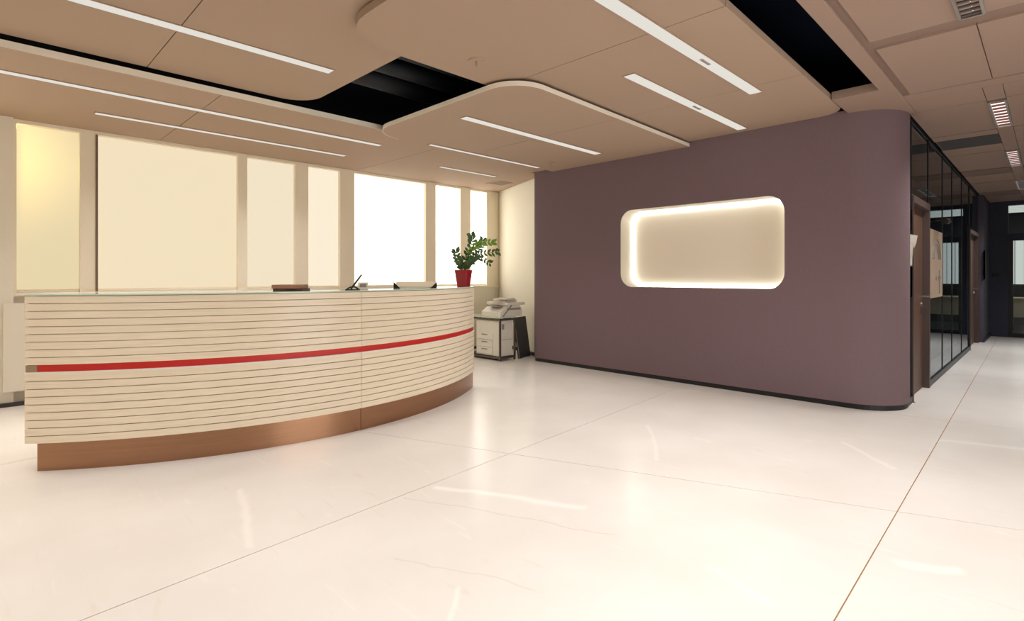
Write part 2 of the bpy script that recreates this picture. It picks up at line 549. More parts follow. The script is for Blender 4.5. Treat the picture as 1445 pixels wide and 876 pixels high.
# recessed black plinth under it
bm = bmesh.new()
o_ = 0.012
pth = [(6.325, 0.95 + o_)] + [(WX + RC - (RC - o_) * math.cos(t), 0.95 + RC - (RC - o_) * math.sin(t)) for t in [PI / 2 * (14 - k) / 14 for k in range(15)]]
pth += [(WX + o_, yb)] + [(WX + rl - (rl - o_) * math.cos(t), yb + (rl - o_) * math.sin(t)) for t in [PI / 2 * k / 8 for k in range(9)]] + [(6.2, yb + rl - o_), (6.325, 1.5)]
prism(bm, pth, 0, 0.052)
struct(link('baseboard_right', bm, M['black']))

# ------------------------------------------------------------------ corridor: glazed partition, doors, end wall
GY = 0.97
part = struct(empty('wall_corridor', (0, GY, 0)), 'dark glazed office partition along the corridor')
edges = [6.35, 6.58, 7.62, 8.76, 9.70, 10.85, 11.95]
TOP = 2.80
obj_box('head_rail', M['mullion'], part, 6.33, 13.6, -0.0, 0.05, TOP - 0.012, TOP + 0.06)
for k in range(len(edges) - 1):
    x0, x1 = edges[k], edges[k + 1]
    z0 = 2.08 if k == 1 else 0.07
    obj_box('glass_pane', M['tinted'], part, x0 + 0.005, x1 - 0.005, 0.01, 0.02, z0, TOP - 0.012)
    if k != 1:
        obj_box('bottom_rail', M['mullion'], part, x0, x1, -0.005, 0.04, 0.0, 0.07)
    obj_box('mullion', M['mullion'], part, x0 - 0.005, x0 + 0.005, 0.003, 0.04, 0.07 if k != 2 else 0.0, TOP - 0.012)
obj_box('glass_pane', M['tinted'], part, 11.96, 13.55, 0.01, 0.02, 2.10, TOP - 0.012)
obj_box('mullion', M['mullion'], part, 11.94, 11.96, 0, 0.04, 0.0, TOP - 0.012)


def office_door(n, x0, x1, top, mleaf):
    d = struct(empty('door_%d' % n, (x0, GY, 0)), 'brown office door in the glazed partition')
    w = x1 - x0
    fr = 0.06 if n == 2 else 0.2
    obj_box('door_frame', M['door_frame'], d, 0, 0.03, -0.01, 0.12, 0, top)
    obj_box('door_frame', M['door_frame'], d, w - fr, w, -0.012, 0.12, 0, top)
    obj_box('door_frame', M['door_frame'], d, 0.03, w - fr, -0.012, 0.12, top - 0.07, top)
    lf = obj_box('door_leaf', mleaf, d, 0.032, w - fr - 0.012, 0.05, 0.09, 0.006, top - 0.075)
    bm = bmesh.new()
    hx = w - fr - 0.09
    tube(bm, [(hx, 0.05, 1.03), (hx, -0.01, 1.03)], 0.011, 10)
    tube(bm, [(hx + 0.01, -0.012, 1.03), (hx - 0.13, -0.012, 1.03)], 0.010, 10)
    cyl(bm, 0, 0, 0, 0.006, 0.026)
    vs = bm.verts[-48:] if False else None
    link('door_handle', bm, M['chrome'], lf)
    bm = bmesh.new()
    tube(bm, [(hx, 0.05, 0.94), (hx, 0.038, 0.94)], 0.022, 14)
    link('lock_cylinder', bm, M['chrome'], lf)
    return d


office_door(2, 6.58, 7.62, 2.06, M['door_wood'])
office_door(3, 11.96, 13.55, 2.06, M['door_wood'])
# plain dark wall piece and end wall
struct(obj_box('wall_pier', M['corridor_wall'], None, 13.55, 15.2, 0.90, 1.1, 0, 2.86), 'dark plain wall piece past the glazing')
struct(obj_box('baseboard_pier', M['black'], None, 13.54, 15.09, 0.885, 0.899, 0, 0.07))
EX = 15.1
end = struct(empty('wall_end', (EX, 0, 0)), 'navy wall with a glazed door at the corridor end')
obj_box('wall_segment', M['end_wall'], end, 0, 0.15, 0.62, 0.90, 0, 2.86)
obj_box('wall_segment', M['end_wall'], end, 0, 0.15, -0.62, 0.62, 1.99, 2.13)
obj_box('wall_segment', M['end_wall'], end, 0, 0.15, -0.62, 0.62, 2.72, 2.86)
obj_box('wall_segment', M['end_wall'], end, 0, 0.15, -2.5, -0.62, 0, 2.86)
obj_box('transom_pane', M['clear'], end, 0.06, 0.07, -0.62, 0.62, 2.13, 2.72)
d4 = struct(empty('door_4', (EX, 0, 0)), 'dark framed glass door at the corridor end')
obj_box('door_frame', M['mullion'], d4, 0.03, 0.1, 0.545, 0.62, 0, 1.99)
obj_box('door_frame', M['mullion'], d4, 0.03, 0.1, -0.62, -0.545, 0, 1.99)
obj_box('door_frame', M['mullion'], d4, 0.03, 0.1, -0.545, 0.545, 0, 0.09)
obj_box('door_pane', M['clear'], d4, 0.06, 0.07, -0.545, 0.545, 0.09, 1.99)
obj_box('door_handle', M['mullion'], d4, -0.01, 0.03, 0.57, 0.60, 0.95, 1.12)
# what stands beyond that door
bey = struct(empty('room_beyond', (19.0, 0, 0)), 'bright room beyond the glass door')
for k in range(14):
    y0 = -1.5 + 0.18 * k
    obj_box('blind_slat', M['far_daylight'], bey, 0, 0.01, y0, y0 + 0.165, 1.05, 2.2)
obj_box('backing', M['office_dark'], bey, 0.05, 0.1, -2.5, 2, 0, 3.0)
obj_box('far_floor', M['office_dark'], bey, -3.75, 0.05, -2.5, 2, -0.1, 0)
obj_box('far_ceiling', M['channel'], bey, -3.75, 0.05, -2.5, 2, 2.9, 3.0)
for k in range(8):
    obj_box('ceiling_lamp', M['far_daylight'], bey, -3.6 + 0.45 * k, -3.35 + 0.45 * k, -1.5, 1.2, 2.88, 2.895)
t = tag(empty('desk', (17.6, 0.1, 0)), 'pale office desk seen through the glass door at the corridor end', 'desk')
obj_box('desk_top', M['desk'], t, -0.4, 0.4, -0.8, 0.6, 0.72, 0.75)
for sx in (-0.37, 0.34):
    for sy in (-0.77, 0.54):
        obj_box('leg', M['alu'], t, sx, sx + 0.03, sy, sy + 0.03, 0, 0.72)
obj_box('modesty_panel', M['paper_cream'], t, -0.36, -0.34, -0.74, 0.54, 0.3, 0.72)

# office behind the glass
office = struct(empty('wall_office', (0, 0, 0)), 'dim office room behind the glazed partition')
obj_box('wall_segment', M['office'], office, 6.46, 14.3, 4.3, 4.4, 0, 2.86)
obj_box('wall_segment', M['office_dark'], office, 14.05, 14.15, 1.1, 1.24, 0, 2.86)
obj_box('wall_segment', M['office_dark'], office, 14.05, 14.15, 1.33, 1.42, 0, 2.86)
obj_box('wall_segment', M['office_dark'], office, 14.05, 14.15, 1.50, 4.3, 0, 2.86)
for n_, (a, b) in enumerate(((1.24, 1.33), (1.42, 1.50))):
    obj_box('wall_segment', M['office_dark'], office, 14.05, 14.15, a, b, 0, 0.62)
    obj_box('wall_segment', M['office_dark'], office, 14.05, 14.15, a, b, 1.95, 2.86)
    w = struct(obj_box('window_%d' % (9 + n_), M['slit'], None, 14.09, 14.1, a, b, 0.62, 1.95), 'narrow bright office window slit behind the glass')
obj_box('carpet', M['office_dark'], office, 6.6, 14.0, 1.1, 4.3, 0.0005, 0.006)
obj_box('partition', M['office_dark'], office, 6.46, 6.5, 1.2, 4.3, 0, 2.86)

# whiteboard fixed on the glass, with drawn loops
wb = tag(empty('whiteboard', (8.2, GY + 0.002, 1.38)), 'beige drawing board with curved sketched lines on the corridor glass', 'board')
obj_box('board', M['board_beige'], wb, -0.52, 0.5, 0, 0.006, -0.38, 0.42)
bm = bmesh.new()
for rr in (0.12, 0.18, 0.24):
    tube(bm, [(-0.02 + rr * 1.4 * math.cos(t), -0.004, 0.08 + rr * math.sin(t)) for t in [PI * k / 10 for k in range(11)]], 0.006, 5)
tube(bm, [(-0.1 + 0.05 * k, -0.004, -0.15 + 0.03 * math.sin(k * 2)) for k in range(9)], 0.006, 5)
tube(bm, [(0.2, -0.004, -0.05), (0.22, -0.004, -0.34)], 0.006, 5)
link('sketch_lines', bm, M['printer_grey'], wb)

# papers taped to glass
def sheet(name, label, cx, z0, z1, w, y, curl):
    o = empty(name, (cx, y, z0))
    bm = bmesh.new()
    n = 8; hh = z1 - z0
    L_ = []
    for k in range(n + 1):
        t = k / n
        L_.append([bm.verts.new((sx * w / 2 + (curl * 0.5 if sx > 0 and t > 0.8 else 0), -0.006 - curl * 0.35 * max(0, t - 0.6) ** 1.5 * (1.4 if sx > 0 else 0.3), t * hh)) for sx in (-1, 0, 1)])
    for k in range(n):
        for q in range(2):
            bm.faces.new((L_[k][q], L_[k][q + 1], L_[k + 1][q + 1], L_[k + 1][q]))
    g = bmesh.ops.solidify(bm, geom=bm.faces[:], thickness=0.002)
    link('page', bm, M['paper'], o)
    return tag(o, label, 'paper', )


sheet('paper_notice', 'pale curled paper notice taped to the glass strip before the first door', 6.47, 1.05, 1.66, 0.22, GY + 0.005, 0.22)
sheet('paper_notice', 'flat white paper sheet high on the glass strip above the curled notice', 6.47, 1.70, 1.92, 0.16, GY + 0.005, 0.0)
sheet('paper_notice', 'pale paper notice on the corridor wall past the second door', 13.62, 1.20, 1.75, 0.30, 0.895, 0.0)
th = tag(empty('wall_switch', (EX, 0.81, 1.28)), 'small black switch plate on the navy corridor end wall', 'switch')
obj_box('plate', M['black'], th, -0.015, 0, -0.06, 0.06, -0.04, 0.04)
obj_box('rocker', M['pen_black'], th, -0.02, -0.015, -0.03, 0.03, -0.025, 0.025)
cm = tag(empty('wall_camera', (8.25, GY - 0.09, 1.90)), 'small black camera on a bracket above the drawing board', 'camera')
obj_box('bracket', M['pen_black'], cm, -0.02, 0.02, 0.0, 0.098, 0.02, 0.05)
bm = bmesh.new(); tube(bm, [(-0.14, 0, 0), (0.1, 0, 0.02)], 0.035, 10); link('body', bm, M['pen_black'], cm)

# ------------------------------------------------------------------ ceiling
pl = struct(obj_box('ceiling', M['plenum'], None, -3.15, 15.2, -2.65, 7.45, 3.25, 3.35), 'dark void above the ceiling rafts')
for k, (yy, rr) in enumerate(((4.5, 0.10), (4.15, 0.08), (3.8, 0.07))):
    bm = bmesh.new()
    tube(bm, [(0.5, yy, 3.12), (5.5, yy, 3.12)], rr, 14)
    link('duct', bm, M['duct'], pl, smooth=True)


def raft(label, poly, z, th, cuts, gap=0.006, lit_rim=None):
    r = empty('ceiling_raft', (0, 0, z))
    tag(r, label, 'ceiling panel', 'floating ceiling rafts')
    lo = -99
    for c in list(cuts) + [99]:
        p = poly
        if lo > -90: p = clipx(p, lo + gap / 2, False)
        if c < 90: p = clipx(p, c - gap / 2, True)
        bm = bmesh.new()
        prism(bm, p, 0, th)
        link('panel', bm, M['raft'], r)
        lo = c
    if lit_rim:  # added pale strip: the bright light on the raft edge put into colour
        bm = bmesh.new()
        a_, b_ = lit_rim
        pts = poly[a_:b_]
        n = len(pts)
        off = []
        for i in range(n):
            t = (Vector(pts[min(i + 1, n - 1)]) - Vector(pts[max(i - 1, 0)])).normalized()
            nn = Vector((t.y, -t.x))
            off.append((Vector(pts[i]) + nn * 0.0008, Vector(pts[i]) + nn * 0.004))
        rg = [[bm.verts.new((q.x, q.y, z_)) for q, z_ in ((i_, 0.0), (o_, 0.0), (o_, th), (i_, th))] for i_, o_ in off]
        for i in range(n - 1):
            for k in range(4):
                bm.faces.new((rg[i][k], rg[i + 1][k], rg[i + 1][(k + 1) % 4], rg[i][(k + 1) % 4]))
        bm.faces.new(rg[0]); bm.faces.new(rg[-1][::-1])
        link('edge_trim', bm, M['lit_rim'], r, smooth=True)['label'] = 'white strip added for the lit edge of the raft'
    return r


raft('ceiling raft over the near left with one long strip light and a straight seam', rpoly([(-2.99, 1.32, 0), (2.225, 1.32, 0), (2.225, 4.945, 0.28), (-2.99, 4.945, 0)]), 2.87, 0.05, [-0.9, 0.95])
raft('long cream ceiling raft beside the window wall with three strip lights', rpoly([(-2.99, 4.975, 0), (5.855, 4.975, 0), (5.855, 5.45, 0), (6.115, 5.45, 0), (6.79, 7.155, 0), (-2.99, 7.155, 0)]), 2.79, 0.05, [-0.6, 1.49, 3.94], lit_rim=(0, 2))
raft('lowest cream ceiling raft with rounded corners and a front edge painted pale as if lit', rpoly([(2.93, 5.03, 0.35), (2.93, 2.875, 0.30), (5.855, 2.955, 0), (5.855, 5.03, 0)]), 2.75, 0.038, [4.33], lit_rim=(0, 19))
raft('wide brown lit ceiling raft with a rounded far right corner and two strip lights', rpoly([(1.65, 1.30, 0), (5.86, 1.38, 0.22), (5.86, 3.255, 0), (1.65, 3.255, 0.36)]), 2.81, 0.05, [3.07, 4.53])

# corridor ceiling: grid bed with lifted panels
cc = struct(empty('ceiling_corridor', (0, 0, 0)), 'brown panelled ceiling over the corridor side')
obj_box('panel', M['corridor_ceiling'], cc, -2.99, 5.33, 0.90, 1.01, 2.80, 2.87)
obj_box('panel', M['corridor_ceiling'], cc, 5.33, 6.36, 0.90, 1.36, 2.80, 2.87)
obj_box('panel', M['corridor_ceiling'], cc, 5.5, 5.865, 1.361, 1.75, 2.862, 2.872)
obj_box('panel', M['corridor_ceiling'], cc, 5.665, 5.86, -0.2, 0.898, 2.80, 2.815)
obj_box('grid_bed', M['channel'], cc, -2.99, 15.1, -2.49, 0.95, 2.815, 2.88)
cols = [(-2.9, -1.5), (-1.33, -0.05), (0.12, 1.4), (1.56, 2.84), (2.96, 4.20), (4.37, 5.64)]
for x0, x1 in cols:
    for y0, y1 in ((-2.4, -1.35), (-1.34, -0.53), (-0.52, 0.318), (0.324, 0.845)):
        obj_box('panel', M['corridor_ceiling'], cc, x0, x1, y0, y1, 2.80, 2.8148)
for x0, x1, m in ((5.865, 6.31, 'corridor_ceiling'), (6.325, 7.58, 'corridor_ceiling'), (7.62, 7.86, 'corridor_ceiling'), (7.88, 8.45, 'vent'), (8.47, 8.93, 'corridor_ceiling'),
                  (8.95, 10.34, 'corridor_ceiling'), (10.42, 10.9, 'channel'), (10.95, 11.8, 'corridor_ceiling'), (11.85, 13.2, 'corridor_ceiling'), (13.28, 13.9, 'channel'), (13.95, 15.08, 'corridor_ceiling')):
    ys = ((-2.4, -0.52), (-0.51, 0.27), (0.40, 0.95 if x0 > 6.32 else 0.898)) if m != 'vent' else ((-2.4, -0.52), (-0.51, 0.27), (0.40, 0.93))
    for q, (y0, y1) in enumerate(ys):
        obj_box('panel', M[m] if q == 2 or m != 'vent' else M['corridor_ceiling'], cc, x0, x1, y0, y1, 2.80, 2.8148)

for x0, x1 in ((5.865, 6.34), (7.53, 8.97), (10.31, 11.85), (13.13, 15.08)):
    obj_box('panel', M['corridor_ceiling'], cc, x0, x1, 0.275, 0.395, 2.80, 2.8148)

# ------------------------------------------------------------------ recessed strip lights
def lamp(parent, length, width, power, spread, z, dx=0.0):
    l = bpy.data.lights.new('strip_lamp', 'AREA')
    l.shape = 'RECTANGLE'; l.size = length; l.size_y = width
    l.energy = power; l.color = (1.0, 0.985, 0.97); l.spread = math.radians(spread)
    o = bpy.data.objects.new('lamp', l)
    o.location = (dx, 0, z); o.parent = parent
    COL.objects.link(o)


def strip_light(label, x0, x1, yc, w, z, joint=None):
    o = tag(empty('strip_light', ((x0 + x1) / 2, yc, z)), label, 'light', 'recessed strip lights')
    h = (x1 - x0) / 2
    bm = bmesh.new()
    e = 0.007
    box(bm, -h - e, h + e, -w / 2 - e, -w / 2, -0.006, -0.0005)
    box(bm, -h - e, h + e, w / 2, w / 2 + e, -0.006, -0.0005)
    box(bm, -h - e, -h, -w / 2, w / 2, -0.006, -0.0005)
    box(bm, h, h + e, -w / 2, w / 2, -0.006, -0.0005)
    link('frame', bm, M['raft'], o)
    obj_box('diffuser', M['strip'], o, -h, h, -w / 2, w / 2, -0.004, -0.001)
    xe = min(x1, 4.75)      # the optic stops short of the mauve wall
    if xe > x0 + 0.2:
        lamp(o, xe - x0, w, LAMP_POWER * (xe - x0), 110, -0.0062, (xe - x1) / 2)
    if joint is not None:
        obj_box('sensor', M['printer_grey'], o, joint - 0.07, joint + 0.07, -0.012, 0.012, -0.008, -0.004)
    return o


strip_light('long strip light in the ceiling raft at the upper left', -0.9, 2.0, 4.02, 0.098, 2.87)
strip_light('long thin strip light nearest the front edge of the window side raft', -0.9, 3.38, 5.565, 0.085, 2.79)
strip_light('long thin strip light of the window side raft nearer the windows', 0.81, 3.35, 6.36, 0.08, 2.79)
strip_light('bright strip light nearest the front edge of the lowest raft', 3.26, 5.40, 3.91, 0.098, 2.75)
strip_light('thin strip light along the far edge of the lowest raft', 3.66, 5.50, 4.985, 0.06, 2.75)
strip_light('short strip light near the window corner of the window side raft', 4.62, 5.70, 6.05, 0.065, 2.79)
strip_light('widest strip light in the brown raft reaching out of the picture top', 1.9, 4.70, 1.77, 0.098, 2.81, 0.45)
strip_light('strip light in the brown raft between the wide one and the lowest raft', 3.58, 5.75, 2.305, 0.098, 2.81, 0.05)


strip_light('unseen strip light added above the viewer to brighten the near floor', -2.2, 1.2, 2.2, 0.085, 2.87)  # extra lamp out of view, added to light the foreground floor


def louver_light(label, x0, x1, y0, y1, ml):
    o = tag(empty('louver_light', ((x0 + x1) / 2, (y0 + y1) / 2, 2.80)), label, 'light', 'corridor louver lights')
    h = (x1 - x0) / 2; w = (y1 - y0) / 2
    bm = bmesh.new()
    for s in (-1, 1):
        box(bm, -h, h, s * w - 0.008, s * w + 0.008, -0.012, 0.012)
        box(bm, s * h - 0.008, s * h + 0.008, -w, w, -0.012, 0.012)
    link('frame', bm, M['alu'], o)
    obj_box('lamp_panel', M['louver_glow'], o, -h, h, -w, w, 0.008, 0.012)
    lamp(o, x1 - x0, 2 * w, LOUVER_POWER * (x1 - x0), 115, -0.014)
    n = 9
    for k in range(n):
        x = -h + 2 * h * (k + 0.5) / n
        obj_box('louver_blade', ml, o, x - 0.012, x + 0.012, -w + 0.01, w - 0.01, -0.008, 0.006)


louver_light('louver light of the corridor ceiling above the viewer', 0.9, 2.1, 0.275, 0.385, M['louver_dark'])
louver_light('louver light at the upper right with dark grey blades', 3.55, 4.19, 0.275, 0.385, M['louver_dark'])
louver_light('long louver light with reddish blades, second along the corridor', 6.37, 7.50, 0.28, 0.39, M['louver'])
louver_light('louver light with reddish blades, third along the corridor', 9.0, 10.28, 0.285, 0.395, M['louver'])
louver_light('farthest louver light before the corridor end', 11.88, 13.1, 0.29, 0.40, M['louver_dark'])

# smoke detectors and the small air vent
def detector(label, x, y, z, r):
    o = tag(empty('smoke_detector', (x, y, z)), label, 'detector', 'ceiling detectors')
    bm = bmesh.new(); cyl(bm, 0, 0, -0.010, 0, r, r * 1.05, 28); link('base', bm, M['raft'], o, smooth=True)
    bm = bmesh.new(); cyl(bm, 0, 0, -0.045, -0.010, 0.006, 0.007, 12); link('sensor_stem', bm, M['printer_grey'], o, smooth=True)


detector('round sprinkler plate with a short stem on the brown ceiling raft', 2.566, 2.931, 2.81, 0.058)
detector('small round ceiling detector on the lowest raft near the mauve wall', 5.38, 4.66, 2.75, 0.05)
v = tag(empty('air_vent', (6.13, 6.42, 2.79)), 'small square air vent in the ceiling near the window corner', 'vent')
obj_box('frame', M['raft'], v, -0.16, 0.16, -0.16, 0.16, -0.008, -0.001)
for k in range(4):
    obj_box('slat', M['printer_grey'], v, -0.13, 0.13, -0.11 + 0.065 * k, -0.085 + 0.065 * k, -0.014, -0.008)

# ------------------------------------------------------------------ curved reception counter
CX, CY, R = 2.126, 6.964, 3.005
A0, A1 = math.radians(230.9), math.radians(309.2)
ASEAM, AEND = math.radians(272.0), math.radians(305.9)


def arc(bm, r0, r1, a0, a1, z0, z1, n=None, ch=0.0):
    n = n or max(2, int(math.degrees(a1 - a0) / 1.6))
    prof = [(r0, z0), (r1 - ch, z0), (r1, z0 + ch), (r1, z1 - ch), (r1 - ch, z1), (r0, z1)] if ch else [(r0, z0), (r1, z0), (r1, z1), (r0, z1)]
    rings = []
    for k in range(n + 1):
        t = a0 + (a1 - a0) * k / n
        rings.append([bm.verts.new((r * math.cos(t), r * math.sin(t), z)) for r, z in prof])
    m = len(prof)
    for k in range(n):
        for q in range(m):
            bm.faces.new((rings[k][q], rings[k + 1][q], rings[k + 1][(q + 1) % m], rings[k][(q + 1) % m]))
    bm.faces.new(rings[0]); bm.faces.new(rings[-1][::-1])


def arc_obj(name, m, parent, *a, **k):
    bm = bmesh.new(); arc(bm, *a, **k)
    return link(name, bm, m, parent, smooth=True)


ctr = tag(empty('reception_counter', (CX, CY, 0)), 'curved pale oak slatted reception counter with a red stripe and bronze plinth', 'counter')
arc_obj('body', M['carcass'], ctr, 2.62, R - 0.024, A0 + 0.002, A1 - 0.002, 0.175, 1.122)
arc_obj('plinth', M['plinth'], ctr, 2.66, R - 0.012, A0 + 0.022, ASEAM - 0.0006, 0.0, 0.18)
arc_obj('plinth', M['plinth'], ctr, 2.66, R - 0.012, ASEAM + 0.0006, A1 - 0.002, 0.0, 0.18)
segs = [(A0, ASEAM - 0.0005), (ASEAM + 0.0005, AEND - 0.0004), (AEND + 0.0004, A1)]
PU = 0.0494
zs = [0.681 + PU * k for k in range(9)] + [0.178 + 0.0500 * k for k in range(9)]
GAP = 0.0040
for si, (a0, a1) in enumerate(segs):
    bm = bmesh.new()
    arc(bm, R - 0.024, R, a0, a1, GAP / 2, PU - GAP / 2, ch=0.0012)
    bmesh.ops.recalc_face_normals(bm, faces=bm.faces[:])
    me = bpy.data.meshes.new('slat'); bm.to_mesh(me); bm.free()
    me.materials.append(M['wood'])
    me.polygons.foreach_set('use_smooth', [True] * len(me.polygons)); me.set_sharp_from_angle(angle=math.radians(35))
    for z in zs:
        o = bpy.data.objects.new('slat', me)
        o.location = (0, 0, z); o.parent = ctr
        COL.objects.link(o)
o = arc_obj('red_stripe', M['red'], ctr, R - 0.024, R - 0.008, A0 + 0.024, A1 - 0.012, 0.637, 0.682); o['label'] = 'red inlaid stripe'
o = arc_obj('stripe_ledge', M['lip'], ctr, R - 0.024, R + 0.004, A0, A1, 0.625, 0.637); o['label'] = 'thin white ledge under the red stripe'
arc_obj('stripe_end_block', M['carcass'], ctr, R - 0.024, R - 0.004, A0 + 0.001, A0 + 0.0235, 0.638, 0.68)
o = arc_obj('glass_top', M['glass_top'], ctr, 2.63, R + 0.004, A0, A1, 1.127, 1.137); o['label'] = 'pale green glass top plate'
arc_obj('worktop', M['desk'], ctr, 1.95, 2.619, A0 + 0.01, A1 - 0.01, 0.72, 0.75)
for a_ in (A0 + 0.012, A1 - 0.025):
    arc_obj('support_panel', M['desk'], ctr, 1.98, 2.6, a_, a_ + 0.012, 0.0, 0.719, n=1)

ZC = 1.1372


def on_counter(r, deg):
    t = math.radians(deg)
    return (CX + r * math.cos(t), CY + r * math.sin(t), ZC), t + PI / 2


# brown box with lid
p, rz = on_counter(2.82, 262.2)
b = tag(empty('desk_box', p, math.radians(-45)), 'low brown leatherette desk box lying on the counter left of the pen stand', 'box')
obj_box('lower_drawer', M['brown_dark'], b, -0.106, 0.120, -0.08, 0.08, 0, 0.020, bevel=0.003)
obj_box('box_body', M['brown'], b, -0.114, 0.102, -0.085, 0.085, 0.0205, 0.05, bevel=0.003)
obj_box('pull', M['pen_black'], b, 0.0, 0.07, -0.086, -0.080, 0.008, 0.014)
# pen stand
p, rz = on_counter(2.82, 272.6)
b = tag(empty('pen_stand', p, math.radians(-45)), 'black desk pen stuck upright in a small arched black stand', 'pen stand')
bm = bmesh.new(); box(bm, -0.055, 0.055, -0.03, 0.03, 0, 0.006, bevel=0.002); link('base', bm, M['pen_black'], b)
bm = bmesh.new()
for yy in (-0.018, 0.018):
    tube(bm, [(-0.05 + 0.1 * k / 10, yy, 0.004 + 0.024 * math.sin(PI * k / 10)) for k in range(11)], 0.004, 6)
link('arch', bm, M['pen_black'], b)
bm = bmesh.new(); tube(bm, [(-0.015, 0, 0.008), (0.075, 0, 0.128)], 0.0085, 8, taper=0.75); link('pen', bm, M['pen_black'], b)
# small card
p, rz = on_counter(2.78, 275.2)
b = tag(empty('card_holder', p, math.radians(-42)), 'small white card in a holder right of the pen stand', 'card')
bm = bmesh.new(); box(bm, -0.042, 0.042, -0.002, 0.002, 0.004, 0.062); link('card', bm, M['paper'], b)
obj_box('foot', M['paper'], b, -0.042, 0.042, -0.02, 0.02, 0, 0.004)
obj_box('print_block', M['printer_grey'], b, -0.028, 0.028, -0.0032, -0.0021, 0.02, 0.05)
# tray with dark wedge ends
p, rz = on_counter(2.80, 288.2)
b = tag(empty('desk_tray', p, math.radians(-40)), 'cream sloping desk tray with black wedge ends beside the red pot', 'tray')
bm = bmesh.new()
prof = [(-0.04, 0.004), (-0.034, 0.004), (0.05, 0.058), (0.044, 0.062)]
vv = [[bm.verts.new((x, y, z)) for y, z in prof] for x in (-0.19, 0.19)]
for k in range(4): bm.faces.new((vv[0][k], vv[0][(k + 1) % 4], vv[1][(k + 1) % 4], vv[1][k]))
bm.faces.new(vv[0]); bm.faces.new(vv[1][::-1])
link('tray_panel', bm, M['paper_cream'], b)
obj_box('front_lip', M['paper'], b, -0.15, 0.17, -0.05, -0.041, 0, 0.02)
for s in (-1, 1):
    bm = bmesh.new()
    tri = [(0.203, 0.0), (0.203, 0.062), (0.14, 0.0)]
    v2 = [[bm.verts.new((s * x, y, z)) for x, z in tri] for y in (-0.066, -0.052)]
    for k in range(3): bm.faces.new((v2[0][k], v2[0][(k + 1) % 3], v2[1][(k + 1) % 3], v2[1][k]))
    bm.faces.new(v2[0]); bm.faces.new(v2[1][::-1])
    link('end_wedge', bm, M['pen_black'], b)

# red pot with a ZZ plant
p, rz = on_counter(2.925, 305.6)
pot = tag(empty('potted_plant', p, math.radians(-45)), 'leafy green plant in a square red pot at the counter end', 'potted plant')
bm = bmesh.new()
rot = math.radians(-20)


def sq(h, z):
    q = rpoly([(-h, -h, h * 0.18), (h, -h, h * 0.18), (h, h, h * 0.18), (-h, h, h * 0.18)], 4)
    return [bm.verts.new((x * math.cos(rot) - y * math.sin(rot), x * math.sin(rot) + y * math.cos(rot), z)) for x, y in q]


lv = [sq(0.055, 0), sq(0.066, 0.09), sq(0.078, 0.185), sq(0.071, 0.185), sq(0.066, 0.15)]
for a, b in zip(lv, lv[1:]):
    for k in range(len(a)):
        bm.faces.new((a[k], a[(k + 1) % len(a)], b[(k + 1) % len(a)], b[k]))
bm.faces.new(lv[0][::-1])
link('pot', bm, M['red_pot'], pot, smooth=True)
bm = bmesh.new(); f = sq(0.067, 0.165); bm.faces.new(f); link('soil', bm, M['soil'], pot)


def frond(pts, n, ll, lw, m, spread=0.9):
    P = [Vector(q) for q in pts]

    def at(t):
        t = max(0, min(1, t)) * (len(P) - 1); i = min(int(t), len(P) - 2); f_ = t - i
        p0, p1, p2, p3 = P[max(i - 1, 0)], P[i], P[i + 1], P[min(i + 2, len(P) - 1)]
        return 0.5 * ((2 * p1) + (p2 - p0) * f_ + (2 * p0 - 5 * p1 + 4 * p2 - p3) * f_ ** 2 + (3 * p1 - p0 - 3 * p2 + p3) * f_ ** 3)
    bm = bmesh.new()
    tube(bm, [at(k / 10) for k in range(11)], 0.006, 6, taper=0.4)
    st = link('stem', bm, M['stem'], pot, smooth=True)
    bm = bmesh.new()
    for k in range(n):
        t = 0.22 + 0.78 * k / (n - 1)
        c = at(t); tan = (at(t + 0.03) - at(t - 0.03)).normalized()
        for s in (-1, 1):
            side = tan.cross(Vector((0.25, 1, 0.15))).normalized() * s
            side = (side + Vector((0, random.uniform(-0.5, 0.3), 0))).normalized()
            d = (side * spread + tan * random.uniform(0.5, 0.95)).normalized()
            nrm = d.cross(tan).normalized()
            wv = d.cross(nrm).normalized()
            l = ll * random.uniform(0.8, 1.15) * (1.0 - 0.35 * abs(t - 0.55)); w = lw * random.uniform(0.85, 1.1)
            b0 = bm.verts.new(c); 
            q = [bm.verts.new(c + d * l * u + wv * w * x + nrm * dz) for u, x, dz in ((0.3, 0.42, .003), (0.62, 0.45, .002), (1, 0, -.006), (0.62, -0.45, .002), (0.3, -0.42, .003), (0.5, 0, -.003))]
            for i0, i1 in ((0, 1), (1, 2), (2, 3), (3, 4)):
                bm.faces.new((q[i0], q[i1], q[5]))
            bm.faces.new((b0, q[0], q[5])); bm.faces.new((b0, q[5], q[4]))
    lf = link('leaves', bm, m, st)
    lf['kind'] = 'stuff'


